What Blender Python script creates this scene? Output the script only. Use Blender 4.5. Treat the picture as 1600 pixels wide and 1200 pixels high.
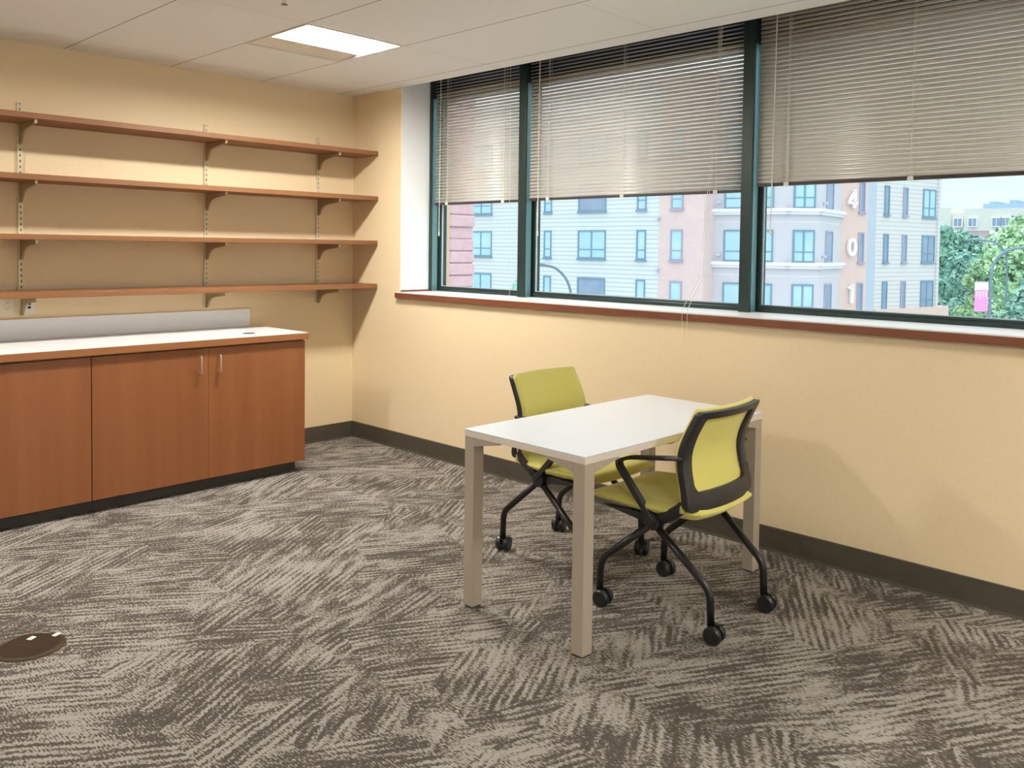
import bpy, bmesh, math, random
from mathutils import Vector, Matrix
random.seed(7)
C = bpy.context.scene.collection
for o in list(bpy.data.objects): bpy.data.objects.remove(o)
PI = math.pi

# ------------------------------------------------------------------ camera
cam = bpy.data.cameras.new('camera'); camo = bpy.data.objects.new('camera', cam); C.objects.link(camo)
_y, _p, _r = math.radians(43.97), math.radians(-2.148), math.radians(0.727)
fw = Vector((-math.sin(_y)*math.cos(_p), math.cos(_y)*math.cos(_p), math.sin(_p)))
rt0 = Vector((math.cos(_y), math.sin(_y), 0)); up0 = rt0.cross(fw)
rt = rt0*math.cos(_r)+up0*math.sin(_r); up = -rt0*math.sin(_r)+up0*math.cos(_r)
m = Matrix((rt, up, -fw)).transposed().to_4x4(); m.translation = Vector((5.177, -3.684, 1.395))
camo.matrix_world = m
cam.sensor_width = 36.0; cam.lens = 1330.77/1600*36.0; cam.shift_y = (438.54-600)/1600
cam.clip_end = 600; cam.clip_start = 0.05
bpy.context.scene.camera = camo

# ------------------------------------------------------------------ world: overcast sky, brighter overhead
def lin(c):
    return tuple(((v/255.0)/12.92 if v/255.0 <= 0.04045 else ((v/255.0+0.055)/1.055)**2.4) for v in c)
W = bpy.data.worlds.new('overcast_sky'); bpy.context.scene.world = W; W.use_nodes = True
nt = W.node_tree; nt.nodes.clear()
tc = nt.nodes.new('ShaderNodeTexCoord'); sx = nt.nodes.new('ShaderNodeSeparateXYZ')
rp = nt.nodes.new('ShaderNodeValToRGB'); bg = nt.nodes.new('ShaderNodeBackground'); wo = nt.nodes.new('ShaderNodeOutputWorld')
nt.links.new(tc.outputs['Generated'], sx.inputs[0]); nt.links.new(sx.outputs['Z'], rp.inputs[0])
nt.links.new(rp.outputs[0], bg.inputs[0]); nt.links.new(bg.outputs[0], wo.inputs[0])
e = rp.color_ramp.elements
e[0].position = 0.0; e[0].color = (0.30, 0.33, 0.345, 1)
e[1].position = 1.0; e[1].color = (0.97, 0.985, 1.0, 1)
k = rp.color_ramp.elements.new(0.12); k.color = (0.285, 0.325, 0.345, 1)
bg.inputs['Strength'].default_value = 3.5

vs = bpy.context.scene.view_settings
vs.view_transform = 'Standard'; vs.look = 'None'; vs.gamma = 1.0; vs.use_curve_mapping = False
vs.exposure = 0.0
LENS_STRENGTH = 178.0

# ------------------------------------------------------------------ materials
def base(name, col, rough=0.6, metal=0.0, spec=0.5):
    mt = bpy.data.materials.new(name); mt.use_nodes = True
    b = mt.node_tree.nodes['Principled BSDF']
    b.inputs['Base Color'].default_value = (*lin(col), 1); b.inputs['Roughness'].default_value = rough
    b.inputs['Metallic'].default_value = metal; b.inputs['Specular IOR Level'].default_value = spec
    return mt
def N(mt, t, **kw):
    n = mt.node_tree.nodes.new(t)
    for a, v in kw.items(): setattr(n, a, v)
    return n
def LK(mt, a, b): mt.node_tree.links.new(a, b)
def noisy(name, c1, c2, scale, rough=0.6, stretch=(1, 1, 1), bump=0.0, detail=4.0, metal=0.0, spec=0.5, lo=0.35, hi=0.65, rot=(0,0,0)):
    mt = base(name, c1, rough, metal, spec); b = mt.node_tree.nodes['Principled BSDF']
    t = N(mt, 'ShaderNodeTexCoord'); mp = N(mt, 'ShaderNodeMapping'); mp.inputs['Scale'].default_value = stretch
    mp.inputs['Rotation'].default_value = rot
    nz = N(mt, 'ShaderNodeTexNoise'); nz.inputs['Scale'].default_value = scale; nz.inputs['Detail'].default_value = detail
    r = N(mt, 'ShaderNodeValToRGB'); r.color_ramp.elements[0].color = (*lin(c1), 1); r.color_ramp.elements[1].color = (*lin(c2), 1)
    r.color_ramp.elements[0].position = lo; r.color_ramp.elements[1].position = hi
    LK(mt, t.outputs['Object'], mp.inputs[0]); LK(mt, mp.outputs[0], nz.inputs[0]); LK(mt, nz.outputs[0], r.inputs[0]); LK(mt, r.outputs[0], b.inputs['Base Color'])
    if bump:
        bp = N(mt, 'ShaderNodeBump'); bp.inputs['Strength'].default_value = bump; bp.inputs['Distance'].default_value = 0.002
        LK(mt, nz.outputs[0], bp.inputs['Height']); LK(mt, bp.outputs[0], b.inputs['Normal'])
    return mt
def wood(name, c1, c2, axis, rough=0.42):
    s = [5, 5, 5]; s[axis] = 0.25
    return noisy(name, c1, c2, 2.2, rough, tuple(s), 0.03, 5.0, lo=0.32, hi=0.68)

M = {}
M['wall'] = noisy('cream_wall_paint', (239, 217, 177), (236, 214, 175), 60, 0.55, bump=0.04, spec=0.3)
M['white_wall'] = base('white_reveal_paint', (245, 246, 245), 0.5)
M['wood_v'] = wood('cherry_laminate_upright_grain', (150, 93, 53), (138, 82, 44), 2)
M['wood_s'] = wood('brown_shelf_veneer', (146, 98, 60), (128, 83, 48), 1, 0.5)
M['backsplash'] = base('white_backsplash', (246, 247, 250), 0.4)
M['wood_h'] = wood('cherry_laminate_level_grain', (166, 110, 64), (148, 94, 52), 1)
M['wood_x'] = wood('dark_cherry_edge', (132, 78, 52), (112, 64, 42), 0)
M['laminate'] = base('white_laminate', (230, 230, 228), 0.32)
M['table_white'] = base('white_tabletop_laminate', (222, 225, 229), 0.3)
M['table_edge'] = base('offwhite_tabletop_edge', (226, 214, 202), 0.5)
M['taupe'] = noisy('taupe_powder_coat', (176, 164, 146), (172, 160, 142), 300, 0.42)
M['rubber'] = noisy('dark_rubber_base', (80, 73, 62), (75, 70, 57), 14, 0.55)
M['toe'] = base('dark_toe_kick', (60, 57, 50), 0.6)
M['frame'] = base('dark_green_aluminium', (44, 60, 58), 0.32, 0.25)
M['teal'] = base('teal_sky_sheen', (104, 144, 148), 0.3, 0.2)  # lighter teal paints the sky's reflection on mullion sides
def mk_tint():
    mt = bpy.data.materials.new('navy_tinted_glass'); mt.use_nodes = True; n = mt.node_tree; n.nodes.clear()
    tr = n.nodes.new('ShaderNodeBsdfTransparent'); tr.inputs[0].default_value = (0.20, 0.28, 0.42, 1)
    df = n.nodes.new('ShaderNodeBsdfDiffuse'); df.inputs[0].default_value = (*lin((34, 62, 104)), 1)
    mx = n.nodes.new('ShaderNodeMixShader'); mx.inputs[0].default_value = 0.35; ou = n.nodes.new('ShaderNodeOutputMaterial')
    n.links.new(tr.outputs[0], mx.inputs[1]); n.links.new(df.outputs[0], mx.inputs[2]); n.links.new(mx.outputs[0], ou.inputs[0]); return mt
M['spandrel'] = mk_tint()
M['bead'] = base('pale_glazing_bead', (176, 196, 204), 0.4)
M['bronze'] = base('dark_bronze_rail', (62, 54, 50), 0.4)
M['spandrel'] = base('navy_spandrel_panel', (34, 62, 104), 0.3)
M['black'] = noisy('charcoal_plastic', (44, 43, 46), (40, 39, 42), 200, 0.42)
M['blackm'] = base('black_tube_steel', (30, 28, 28), 0.3)
M['wheel'] = base('black_caster_nylon', (30, 31, 31), 0.35)
M['steel'] = base('satin_nickel', (226, 214, 196), 0.28, 0.9)
M['brass'] = base('sprinkler_brass', (150, 116, 70), 0.35, 0.7)
M['upright'] = base('beige_steel_standard', (226, 214, 182), 0.35, 0.2)
M['bracket'] = base('taupe_steel_bracket', (164, 143, 106), 0.45, 0.2)
M['slot'] = base('dark_slot', (50, 44, 34), 0.8)
M['plate'] = base('ivory_cover_plate', (232, 220, 190), 0.4)
M['plate_w'] = base('white_cover_plate', (236, 232, 216), 0.4)
M['cord'] = base('white_cord', (235, 230, 218), 0.6)
M['outlet_brown'] = noisy('dark_brown_floor_box', (52, 43, 33), (46, 39, 30), 30, 0.35)
M['outlet_rim'] = base('bronze_rim', (84, 72, 54), 0.35, 0.5)
M['sticker'] = base('white_sticker', (230, 226, 216), 0.6)
M['troffer'] = base('white_troffer_enamel', (236, 226, 208), 0.45)
M['tbar'] = base('white_grid_bar', (226, 218, 206), 0.5)

# blind slats
def mk_slat():
    mt = base('beige_aluminium_slat', (208, 200, 189), 0.34, 0.12, 0.6)
    return mt
M['slat'] = mk_slat()

# fabric: lime yellow
def mk_fabric():
    mt = base('lime_mesh_fabric', (196, 198, 66), 0.8, spec=0.2); b = mt.node_tree.nodes['Principled BSDF']
    t = N(mt, 'ShaderNodeTexCoord'); w = N(mt, 'ShaderNodeTexNoise'); w.inputs['Scale'].default_value = 420
    r = N(mt, 'ShaderNodeValToRGB'); r.color_ramp.elements[0].color = (*lin((212, 203, 102)), 1); r.color_ramp.elements[1].color = (*lin((226, 217, 130)), 1)
    LK(mt, t.outputs['Object'], w.inputs[0]); LK(mt, w.outputs[0], r.inputs[0]); LK(mt, r.outputs[0], b.inputs['Base Color'])
    b.inputs['Sheen Weight'].default_value = 0.35; b.inputs['Sheen Roughness'].default_value = 0.4
    bp = N(mt, 'ShaderNodeBump'); bp.inputs['Strength'].default_value = 0.15; bp.inputs['Distance'].default_value = 0.001
    LK(mt, w.outputs[0], bp.inputs['Height']); LK(mt, bp.outputs[0], b.inputs['Normal'])
    return mt
M['fabric'] = mk_fabric()

# window glass: clear pane with a fresnel sheen
def mk_glass():
    mt = bpy.data.materials.new('clear_window_glass'); mt.use_nodes = True; n = mt.node_tree; n.nodes.clear()
    tr = n.nodes.new('ShaderNodeBsdfTransparent'); tr.inputs[0].default_value = (0.94, 0.975, 0.98, 1)
    gl = n.nodes.new('ShaderNodeBsdfGlossy'); gl.inputs['Roughness'].default_value = 0.02
    fr = n.nodes.new('ShaderNodeFresnel'); ge = n.nodes.new('ShaderNodeNewGeometry'); mr = n.nodes.new('ShaderNodeMapRange')
    mr.inputs['To Min'].default_value = 1.45; mr.inputs['To Max'].default_value = 1/1.45
    n.links.new(ge.outputs['Backfacing'], mr.inputs['Value']); n.links.new(mr.outputs[0], fr.inputs[0])
    mx = n.nodes.new('ShaderNodeMixShader'); ou = n.nodes.new('ShaderNodeOutputMaterial')
    n.links.new(fr.outputs[0], mx.inputs[0]); n.links.new(tr.outputs[0], mx.inputs[1]); n.links.new(gl.outputs[0], mx.inputs[2]); n.links.new(mx.outputs[0], ou.inputs[0])
    return mt
M['glass'] = mk_glass()

def mk_emit(name, col, s):
    mt = bpy.data.materials.new(name); mt.use_nodes = True; n = mt.node_tree; n.nodes.clear()
    em = n.nodes.new('ShaderNodeEmission'); em.inputs[0].default_value = (*col, 1); em.inputs[1].default_value = s
    ou = n.nodes.new('ShaderNodeOutputMaterial'); n.links.new(em.outputs[0], ou.inputs[0]); return mt
M['lens'] = mk_emit('lit_lamp_lens', (1.0, 0.97, 0.915), LENS_STRENGTH)

# ceiling tiles: seams follow the 0.61 m lay-in grid
T = 0.6096; G1 = 0.14; H = 2.485
def mk_ceiling():
    mt = noisy('offwhite_ceiling_tile', (248, 244, 238), (245, 241, 234), 90, 0.85, bump=0.05, spec=0.1)
    b = mt.node_tree.nodes['Principled BSDF']
    old = b.inputs['Base Color'].links[0].from_socket
    t = N(mt, 'ShaderNodeTexCoord'); s = N(mt, 'ShaderNodeSeparateXYZ'); LK(mt, t.outputs['Object'], s.inputs[0])
    def seam(sock, off, per, wd):
        a = N(mt, 'ShaderNodeMath', operation='ADD'); a.inputs[1].default_value = off; LK(mt, sock, a.inputs[0])
        d = N(mt, 'ShaderNodeMath', operation='PINGPONG'); d.inputs[1].default_value = per/2; LK(mt, a.outputs[0], d.inputs[0])
        l = N(mt, 'ShaderNodeMath', operation='LESS_THAN'); l.inputs[1].default_value = wd; LK(mt, d.outputs[0], l.inputs[0]); return l.outputs[0]
    s1 = seam(s.outputs['Y'], G1, T, 0.0028)
    mx = N(mt, 'ShaderNodeMixRGB'); mx.inputs['Color2'].default_value = (*lin((150, 138, 124)), 1)
    LK(mt, s1, mx.inputs['Fac']); LK(mt, old, mx.inputs['Color1'])
    s2 = seam(s.outputs['X'], -0.906-T, 2*T, 0.0012)
    mx2 = N(mt, 'ShaderNodeMixRGB'); mx2.inputs['Color2'].default_value = (*lin((196, 186, 174)), 1)
    LK(mt, s2, mx2.inputs['Fac']); LK(mt, mx.outputs[0], mx2.inputs['Color1']); LK(mt, mx2.outputs[0], b.inputs['Base Color'])
    return mt
M['ceiling'] = mk_ceiling()

# carpet tiles: brushed strokes in a direction picked per tile, broken by fine ribs
def mk_carpet():
    mt = base('brushed_carpet_tile', (130, 118, 104), 0.95, spec=0.1); b = mt.node_tree.nodes['Principled BSDF']
    t = N(mt, 'ShaderNodeTexCoord')
    mp = N(mt, 'ShaderNodeMapping'); mp.inputs['Location'].default_value = (0.13, 0.21, 0); LK(mt, t.outputs['Object'], mp.inputs[0])
    # rib-scale jitter so stroke edges look tufted
    jn = N(mt, 'ShaderNodeTexNoise'); jn.inputs['Scale'].default_value = 95; jn.inputs['Detail'].default_value = 2
    LK(mt, mp.outputs[0], jn.inputs[0])
    js = N(mt, 'ShaderNodeVectorMath', operation='SUBTRACT'); LK(mt, jn.outputs['Color'], js.inputs[0]); js.inputs[1].default_value = (0.5, 0.5, 0.5)
    jm = N(mt, 'ShaderNodeVectorMath', operation='SCALE'); LK(mt, js.outputs[0], jm.inputs[0]); jm.inputs['Scale'].default_value = 0.020
    ja = N(mt, 'ShaderNodeVectorMath', operation='ADD'); LK(mt, mp.outputs[0], ja.inputs[0]); LK(mt, jm.outputs[0], ja.inputs[1])
    # patch id: voronoi cells (blocky) + tile grid
    def cellrand(scale, rotz, seed):
        m2 = N(mt, 'ShaderNodeMapping'); m2.inputs['Rotation'].default_value = (0, 0, rotz); m2.inputs['Location'].default_value = (seed, seed*1.7, 0)
        LK(mt, ja.outputs[0], m2.inputs[0])
        v = N(mt, 'ShaderNodeTexVoronoi', distance='CHEBYCHEV'); v.inputs['Scale'].default_value = scale; LK(mt, m2.outputs[0], v.inputs[0]); return v.outputs['Color']
    cr = cellrand(2.3, 0.35, 3.0); sp = N(mt, 'ShaderNodeSeparateColor'); LK(mt, cr, sp.inputs[0])
    # tile grid random
    sc = N(mt, 'ShaderNodeVectorMath', operation='SCALE'); sc.inputs['Scale'].default_value = 1/0.61; LK(mt, mp.outputs[0], sc.inputs[0])
    fl = N(mt, 'ShaderNodeVectorMath', operation='FLOOR'); LK(mt, sc.outputs[0], fl.inputs[0])
    wn = N(mt, 'ShaderNodeTexWhiteNoise', noise_dimensions='2D'); LK(mt, fl.outputs[0], wn.inputs[0])
    fa = N(mt, 'ShaderNodeMath', operation='ADD'); LK(mt, sp.outputs[0], fa.inputs[0]); LK(mt, wn.outputs['Value'], fa.inputs[1])
    fr = N(mt, 'ShaderNodeMath', operation='FRACT'); LK(mt, fa.outputs[0], fr.inputs[0])
    ra = N(mt, 'ShaderNodeValToRGB'); ra.color_ramp.interpolation = 'CONSTANT'
    els = ra.color_ramp.elements; els[0].position = 0; els[0].color = (0.17, 0, 0, 1); els[1].position = 0.40; els[1].color = (0.15, 0, 0, 1)
    for p_, v_ in ((0.58, 0.335), (0.80, 0.19), (0.90, 0.30)):
        q = els.new(p_); q.color = (v_, 0, 0, 1)
    LK(mt, fr.outputs[0], ra.inputs[0])
    an = N(mt, 'ShaderNodeSeparateColor'); LK(mt, ra.outputs[0], an.inputs[0])
    am = N(mt, 'ShaderNodeMath', operation='MULTIPLY'); am.inputs[1].default_value = -2*PI; LK(mt, an.outputs[0], am.inputs[0])
    vr = N(mt, 'ShaderNodeVectorRotate', rotation_type='Z_AXIS'); LK(mt, ja.outputs[0], vr.inputs['Vector']); LK(mt, am.outputs[0], vr.inputs['Angle'])
    st = N(mt, 'ShaderNodeMapping'); st.inputs['Scale'].default_value = (6.0, 30, 1); LK(mt, vr.outputs[0], st.inputs[0])
    of = N(mt, 'ShaderNodeVectorMath', operation='ADD'); LK(mt, st.outputs[0], of.inputs[0])
    o2 = N(mt, 'ShaderNodeVectorMath', operation='SCALE'); o2.inputs['Scale'].default_value = 37.0; LK(mt, wn.outputs['Color'], o2.inputs[0]); LK(mt, o2.outputs[0], of.inputs[1])
    nz = N(mt, 'ShaderNodeTexNoise'); nz.inputs['Scale'].default_value = 1.0; nz.inputs['Detail'].default_value = 3.0; LK(mt, of.outputs[0], nz.inputs[0])
    # broad light / dark drift
    bn = N(mt, 'ShaderNodeTexNoise'); bn.inputs['Scale'].default_value = 2.6; bn.inputs['Detail'].default_value = 2.0; LK(mt, mp.outputs[0], bn.inputs[0])
    bm = N(mt, 'ShaderNodeMath', operation='MULTIPLY_ADD'); bm.inputs[1].default_value = 0.62; bm.inputs[2].default_value = -0.31; LK(mt, bn.outputs[0], bm.inputs[0])
    # fine ribs along x and tuft speckle
    sy = N(mt, 'ShaderNodeSeparateXYZ'); LK(mt, t.outputs['Object'], sy.inputs[0])
    rb = N(mt, 'ShaderNodeMath', operation='SINE'); rm = N(mt, 'ShaderNodeMath', operation='MULTIPLY'); rm.inputs[1].default_value = 2*PI/0.0085
    LK(mt, sy.outputs['Y'], rm.inputs[0]); LK(mt, rm.outputs[0], rb.inputs[0])
    tu = N(mt, 'ShaderNodeTexNoise'); tu.inputs['Scale'].default_value = 1.0; tu.inputs['Detail'].default_value = 1.0
    tm = N(mt, 'ShaderNodeMapping'); tm.inputs['Scale'].default_value = (70, 150, 1); LK(mt, t.outputs['Object'], tm.inputs[0]); LK(mt, tm.outputs[0], tu.inputs[0])
    # parallel pile stripes that come and go, following each patch's direction
    sv = N(mt, 'ShaderNodeSeparateXYZ'); LK(mt, vr.outputs[0], sv.inputs[0])
    wv = N(mt, 'ShaderNodeMath', operation='MULTIPLY_ADD'); wv.inputs[1].default_value = 2*PI/0.029; LK(mt, sv.outputs['Y'], wv.inputs[0])
    wb_ = N(mt, 'ShaderNodeMath', operation='MULTIPLY'); wb_.inputs[1].default_value = 9.0; LK(mt, bn.outputs[0], wb_.inputs[0]); LK(mt, wb_.outputs[0], wv.inputs[2])
    ws = N(mt, 'ShaderNodeMath', operation='SINE'); LK(mt, wv.outputs[0], ws.inputs[0])
    mk_ = N(mt, 'ShaderNodeTexNoise'); mk_.inputs['Scale'].default_value = 4.2; mk_.inputs['Detail'].default_value = 1.0; LK(mt, vr.outputs[0], mk_.inputs[0])
    mr_ = N(mt, 'ShaderNodeMapRange'); mr_.inputs['From Min'].default_value = 0.40; mr_.inputs['From Max'].default_value = 0.60; mr_.inputs['To Max'].default_value = 0.16; LK(mt, mk_.outputs[0], mr_.inputs['Value'])
    wm = N(mt, 'ShaderNodeMath', operation='MULTIPLY'); LK(mt, ws.outputs[0], wm.inputs[0]); LK(mt, mr_.outputs[0], wm.inputs[1])
    s0 = N(mt, 'ShaderNodeMath', operation='ADD'); LK(mt, nz.outputs[0], s0.inputs[0]); LK(mt, wm.outputs[0], s0.inputs[1])
    s1 = N(mt, 'ShaderNodeMath', operation='ADD'); LK(mt, s0.outputs[0], s1.inputs[0]); LK(mt, bm.outputs[0], s1.inputs[1])
    s2 = N(mt, 'ShaderNodeMath', operation='MULTIPLY_ADD'); s2.inputs[1].default_value = 0.05; LK(mt, rb.outputs[0], s2.inputs[0]); LK(mt, s1.outputs[0], s2.inputs[2])
    t1 = N(mt, 'ShaderNodeMath', operation='MULTIPLY_ADD'); t1.inputs[1].default_value = 1.0; t1.inputs[2].default_value = -0.50; LK(mt, tu.outputs[0], t1.inputs[0])
    s3 = N(mt, 'ShaderNodeMath', operation='ADD'); LK(mt, s2.outputs[0], s3.inputs[0]); LK(mt, t1.outputs[0], s3.inputs[1])
    r = N(mt, 'ShaderNodeValToRGB'); q = r.color_ramp.elements
    q[0].position = 0.34; q[0].color = (*lin((79, 73, 67)), 1); q[1].position = 0.66; q[1].color = (*lin((154, 148, 140)), 1)
    z = q.new(0.47); z.color = (*lin((96, 89, 81)), 1); z = q.new(0.52); z.color = (*lin((127, 120, 111)), 1)
    LK(mt, s3.outputs[0], r.inputs[0]); LK(mt, r.outputs[0], b.inputs['Base Color'])
    bp = N(mt, 'ShaderNodeBump'); bp.inputs['Strength'].default_value = 0.35; bp.inputs['Distance'].default_value = 0.003
    LK(mt, s3.outputs[0], bp.inputs['Height']); LK(mt, bp.outputs[0], b.inputs['Normal'])
    return mt
M['carpet'] = mk_carpet()

# exterior: colours paled to imitate veiling glare over the view
def lap(name, col, line, per=0.27, wd=0.035, axis='Z', c2=None):
    mt = base(name, col, 0.7, spec=0.2); b = mt.node_tree.nodes['Principled BSDF']
    t = N(mt, 'ShaderNodeTexCoord'); s = N(mt, 'ShaderNodeSeparateXYZ'); LK(mt, t.outputs['Object'], s.inputs[0])
    d = N(mt, 'ShaderNodeMath', operation='PINGPONG'); d.inputs[1].default_value = per/2; LK(mt, s.outputs[axis], d.inputs[0])
    l = N(mt, 'ShaderNodeMath', operation='LESS_THAN'); l.inputs[1].default_value = wd; LK(mt, d.outputs[0], l.inputs[0])
    mx = N(mt, 'ShaderNodeMixRGB'); mx.inputs['Color1'].default_value = (*lin(col), 1); mx.inputs['Color2'].default_value = (*lin(line), 1)
    LK(mt, l.outputs[0], mx.inputs['Fac']); LK(mt, mx.outputs[0], b.inputs['Base Color']); return mt
M['siding'] = lap('pale_blue_lap_siding', (204, 214, 218), (178, 190, 198))  # darker line colour paints the thin shadow under each board
M['siding_warm'] = lap('cream_lap_siding', (210, 210, 211), (188, 190, 196))  # lap shadow painted in as the darker line here too
M['pink'] = noisy('pink_stucco', (212, 194, 194), (208, 190, 191), 3, 0.8, spec=0.1)
M['orange'] = noisy('peach_stucco', (216, 193, 185), (212, 190, 184), 3, 0.8, spec=0.1)
M['greyst'] = lap('grey_stucco', (196, 197, 206), (208, 210, 216), 3.02, 0.03)
M['cornice'] = base('pale_cornice', (224, 226, 234), 0.7)
M['grey_side'] = base('grey_return_panel', (178, 190, 208), 0.7)
M['roof'] = base('roof_grey', (150, 160, 175), 0.8)
M['wframe'] = base('slate_blue_window_frame', (110, 146, 168), 0.5)
M['wframe_m'] = base('mauve_window_frame', (158, 160, 184), 0.5)
M['wpane'] = noisy('pale_blue_pane', (158, 200, 216), (174, 212, 226), 0.6, 0.2, stretch=(1,1,1))
M['wpane_d'] = noisy('dusky_pane', (138, 160, 186), (128, 152, 180), 1.2, 0.2)
M['digit'] = base('white_numeral', (244, 246, 250), 0.5)
M['digit_side'] = base('grey_numeral', (190, 196, 210), 0.5)
M['lampm'] = base('slate_lamp_post', (104, 132, 150), 0.5)
M['banner_w'] = base('white_banner_cloth', (238, 228, 240), 0.8)
M['banner_p'] = base('pink_banner_cloth', (248, 150, 205), 0.8)
M['banner_l'] = base('pale_pink_lettering', (250, 200, 230), 0.8)
M['cream_b'] = base('cream_far_render', (214, 214, 206), 0.8)
M['brick_b'] = lap('hazed_pink_far_brick', (196, 172, 178), (186, 166, 174), 0.9, 0.1)
M['white_b'] = base('white_far_render', (236, 238, 240), 0.8)
M['blue_b'] = base('blue_grey_plant_housing', (150, 180, 206), 0.8)
M['asphalt'] = noisy('grey_asphalt', (120, 140, 158), (136, 156, 168), 0.3, 0.9, spec=0.1)
M['paving'] = noisy('pale_bounce_paving', (206, 206, 202), (196, 198, 196), 0.8, 0.9, spec=0.1)
M['mortar'] = base('mauve_mortar', (176, 140, 152), 0.9)
M['lawn'] = noisy('grass_verge', (120, 160, 148), (142, 172, 160), 0.4, 0.95, spec=0.0)
M['bark'] = base('grey_bark', (96, 110, 108), 0.9)
M['carw'] = base('white_car_paint', (226, 232, 236), 0.3)
M['carb'] = base('blue_car_paint', (120, 150, 184), 0.3)
M['carg'] = base('car_glass', (60, 84, 104), 0.2)
def leaf(name, c1, c2):
    mt = noisy(name, c1, c2, 0.9, 0.8, spec=0.1, detail=2); b = mt.node_tree.nodes['Principled BSDF']
    b.inputs['Transmission Weight'].default_value = 0.0
    return mt
M['leaf1'] = leaf('teal_green_leaves', (118, 168, 158), (160, 204, 186))
M['leaf2'] = leaf('yellow_green_leaves', (140, 186, 150), (190, 220, 176))
M['leaf3'] = leaf('pale_green_leaves', (128, 182, 172), (176, 216, 202))
def mk_block():
    mt = base('pink_split_face_block', (204, 172, 178), 0.9, spec=0.1); b = mt.node_tree.nodes['Principled BSDF']
    t = N(mt, 'ShaderNodeTexCoord'); nz = N(mt, 'ShaderNodeTexNoise'); nz.inputs['Scale'].default_value = 9; LK(mt, t.outputs['Object'], nz.inputs[0])
    r = N(mt, 'ShaderNodeValToRGB'); r.color_ramp.elements[0].color = (*lin((194, 158, 165)), 1); r.color_ramp.elements[1].color = (*lin((212, 182, 190)), 1)
    LK(mt, nz.outputs[0], r.inputs[0]); LK(mt, r.outputs[0], b.inputs['Base Color'])
    bp = N(mt, 'ShaderNodeBump'); bp.inputs['Strength'].default_value = 0.6; bp.inputs['Distance'].default_value = 0.03
    LK(mt, nz.outputs[0], bp.inputs['Height']); LK(mt, bp.outputs[0], b.inputs['Normal']); return mt
M['block'] = mk_block()

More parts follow.
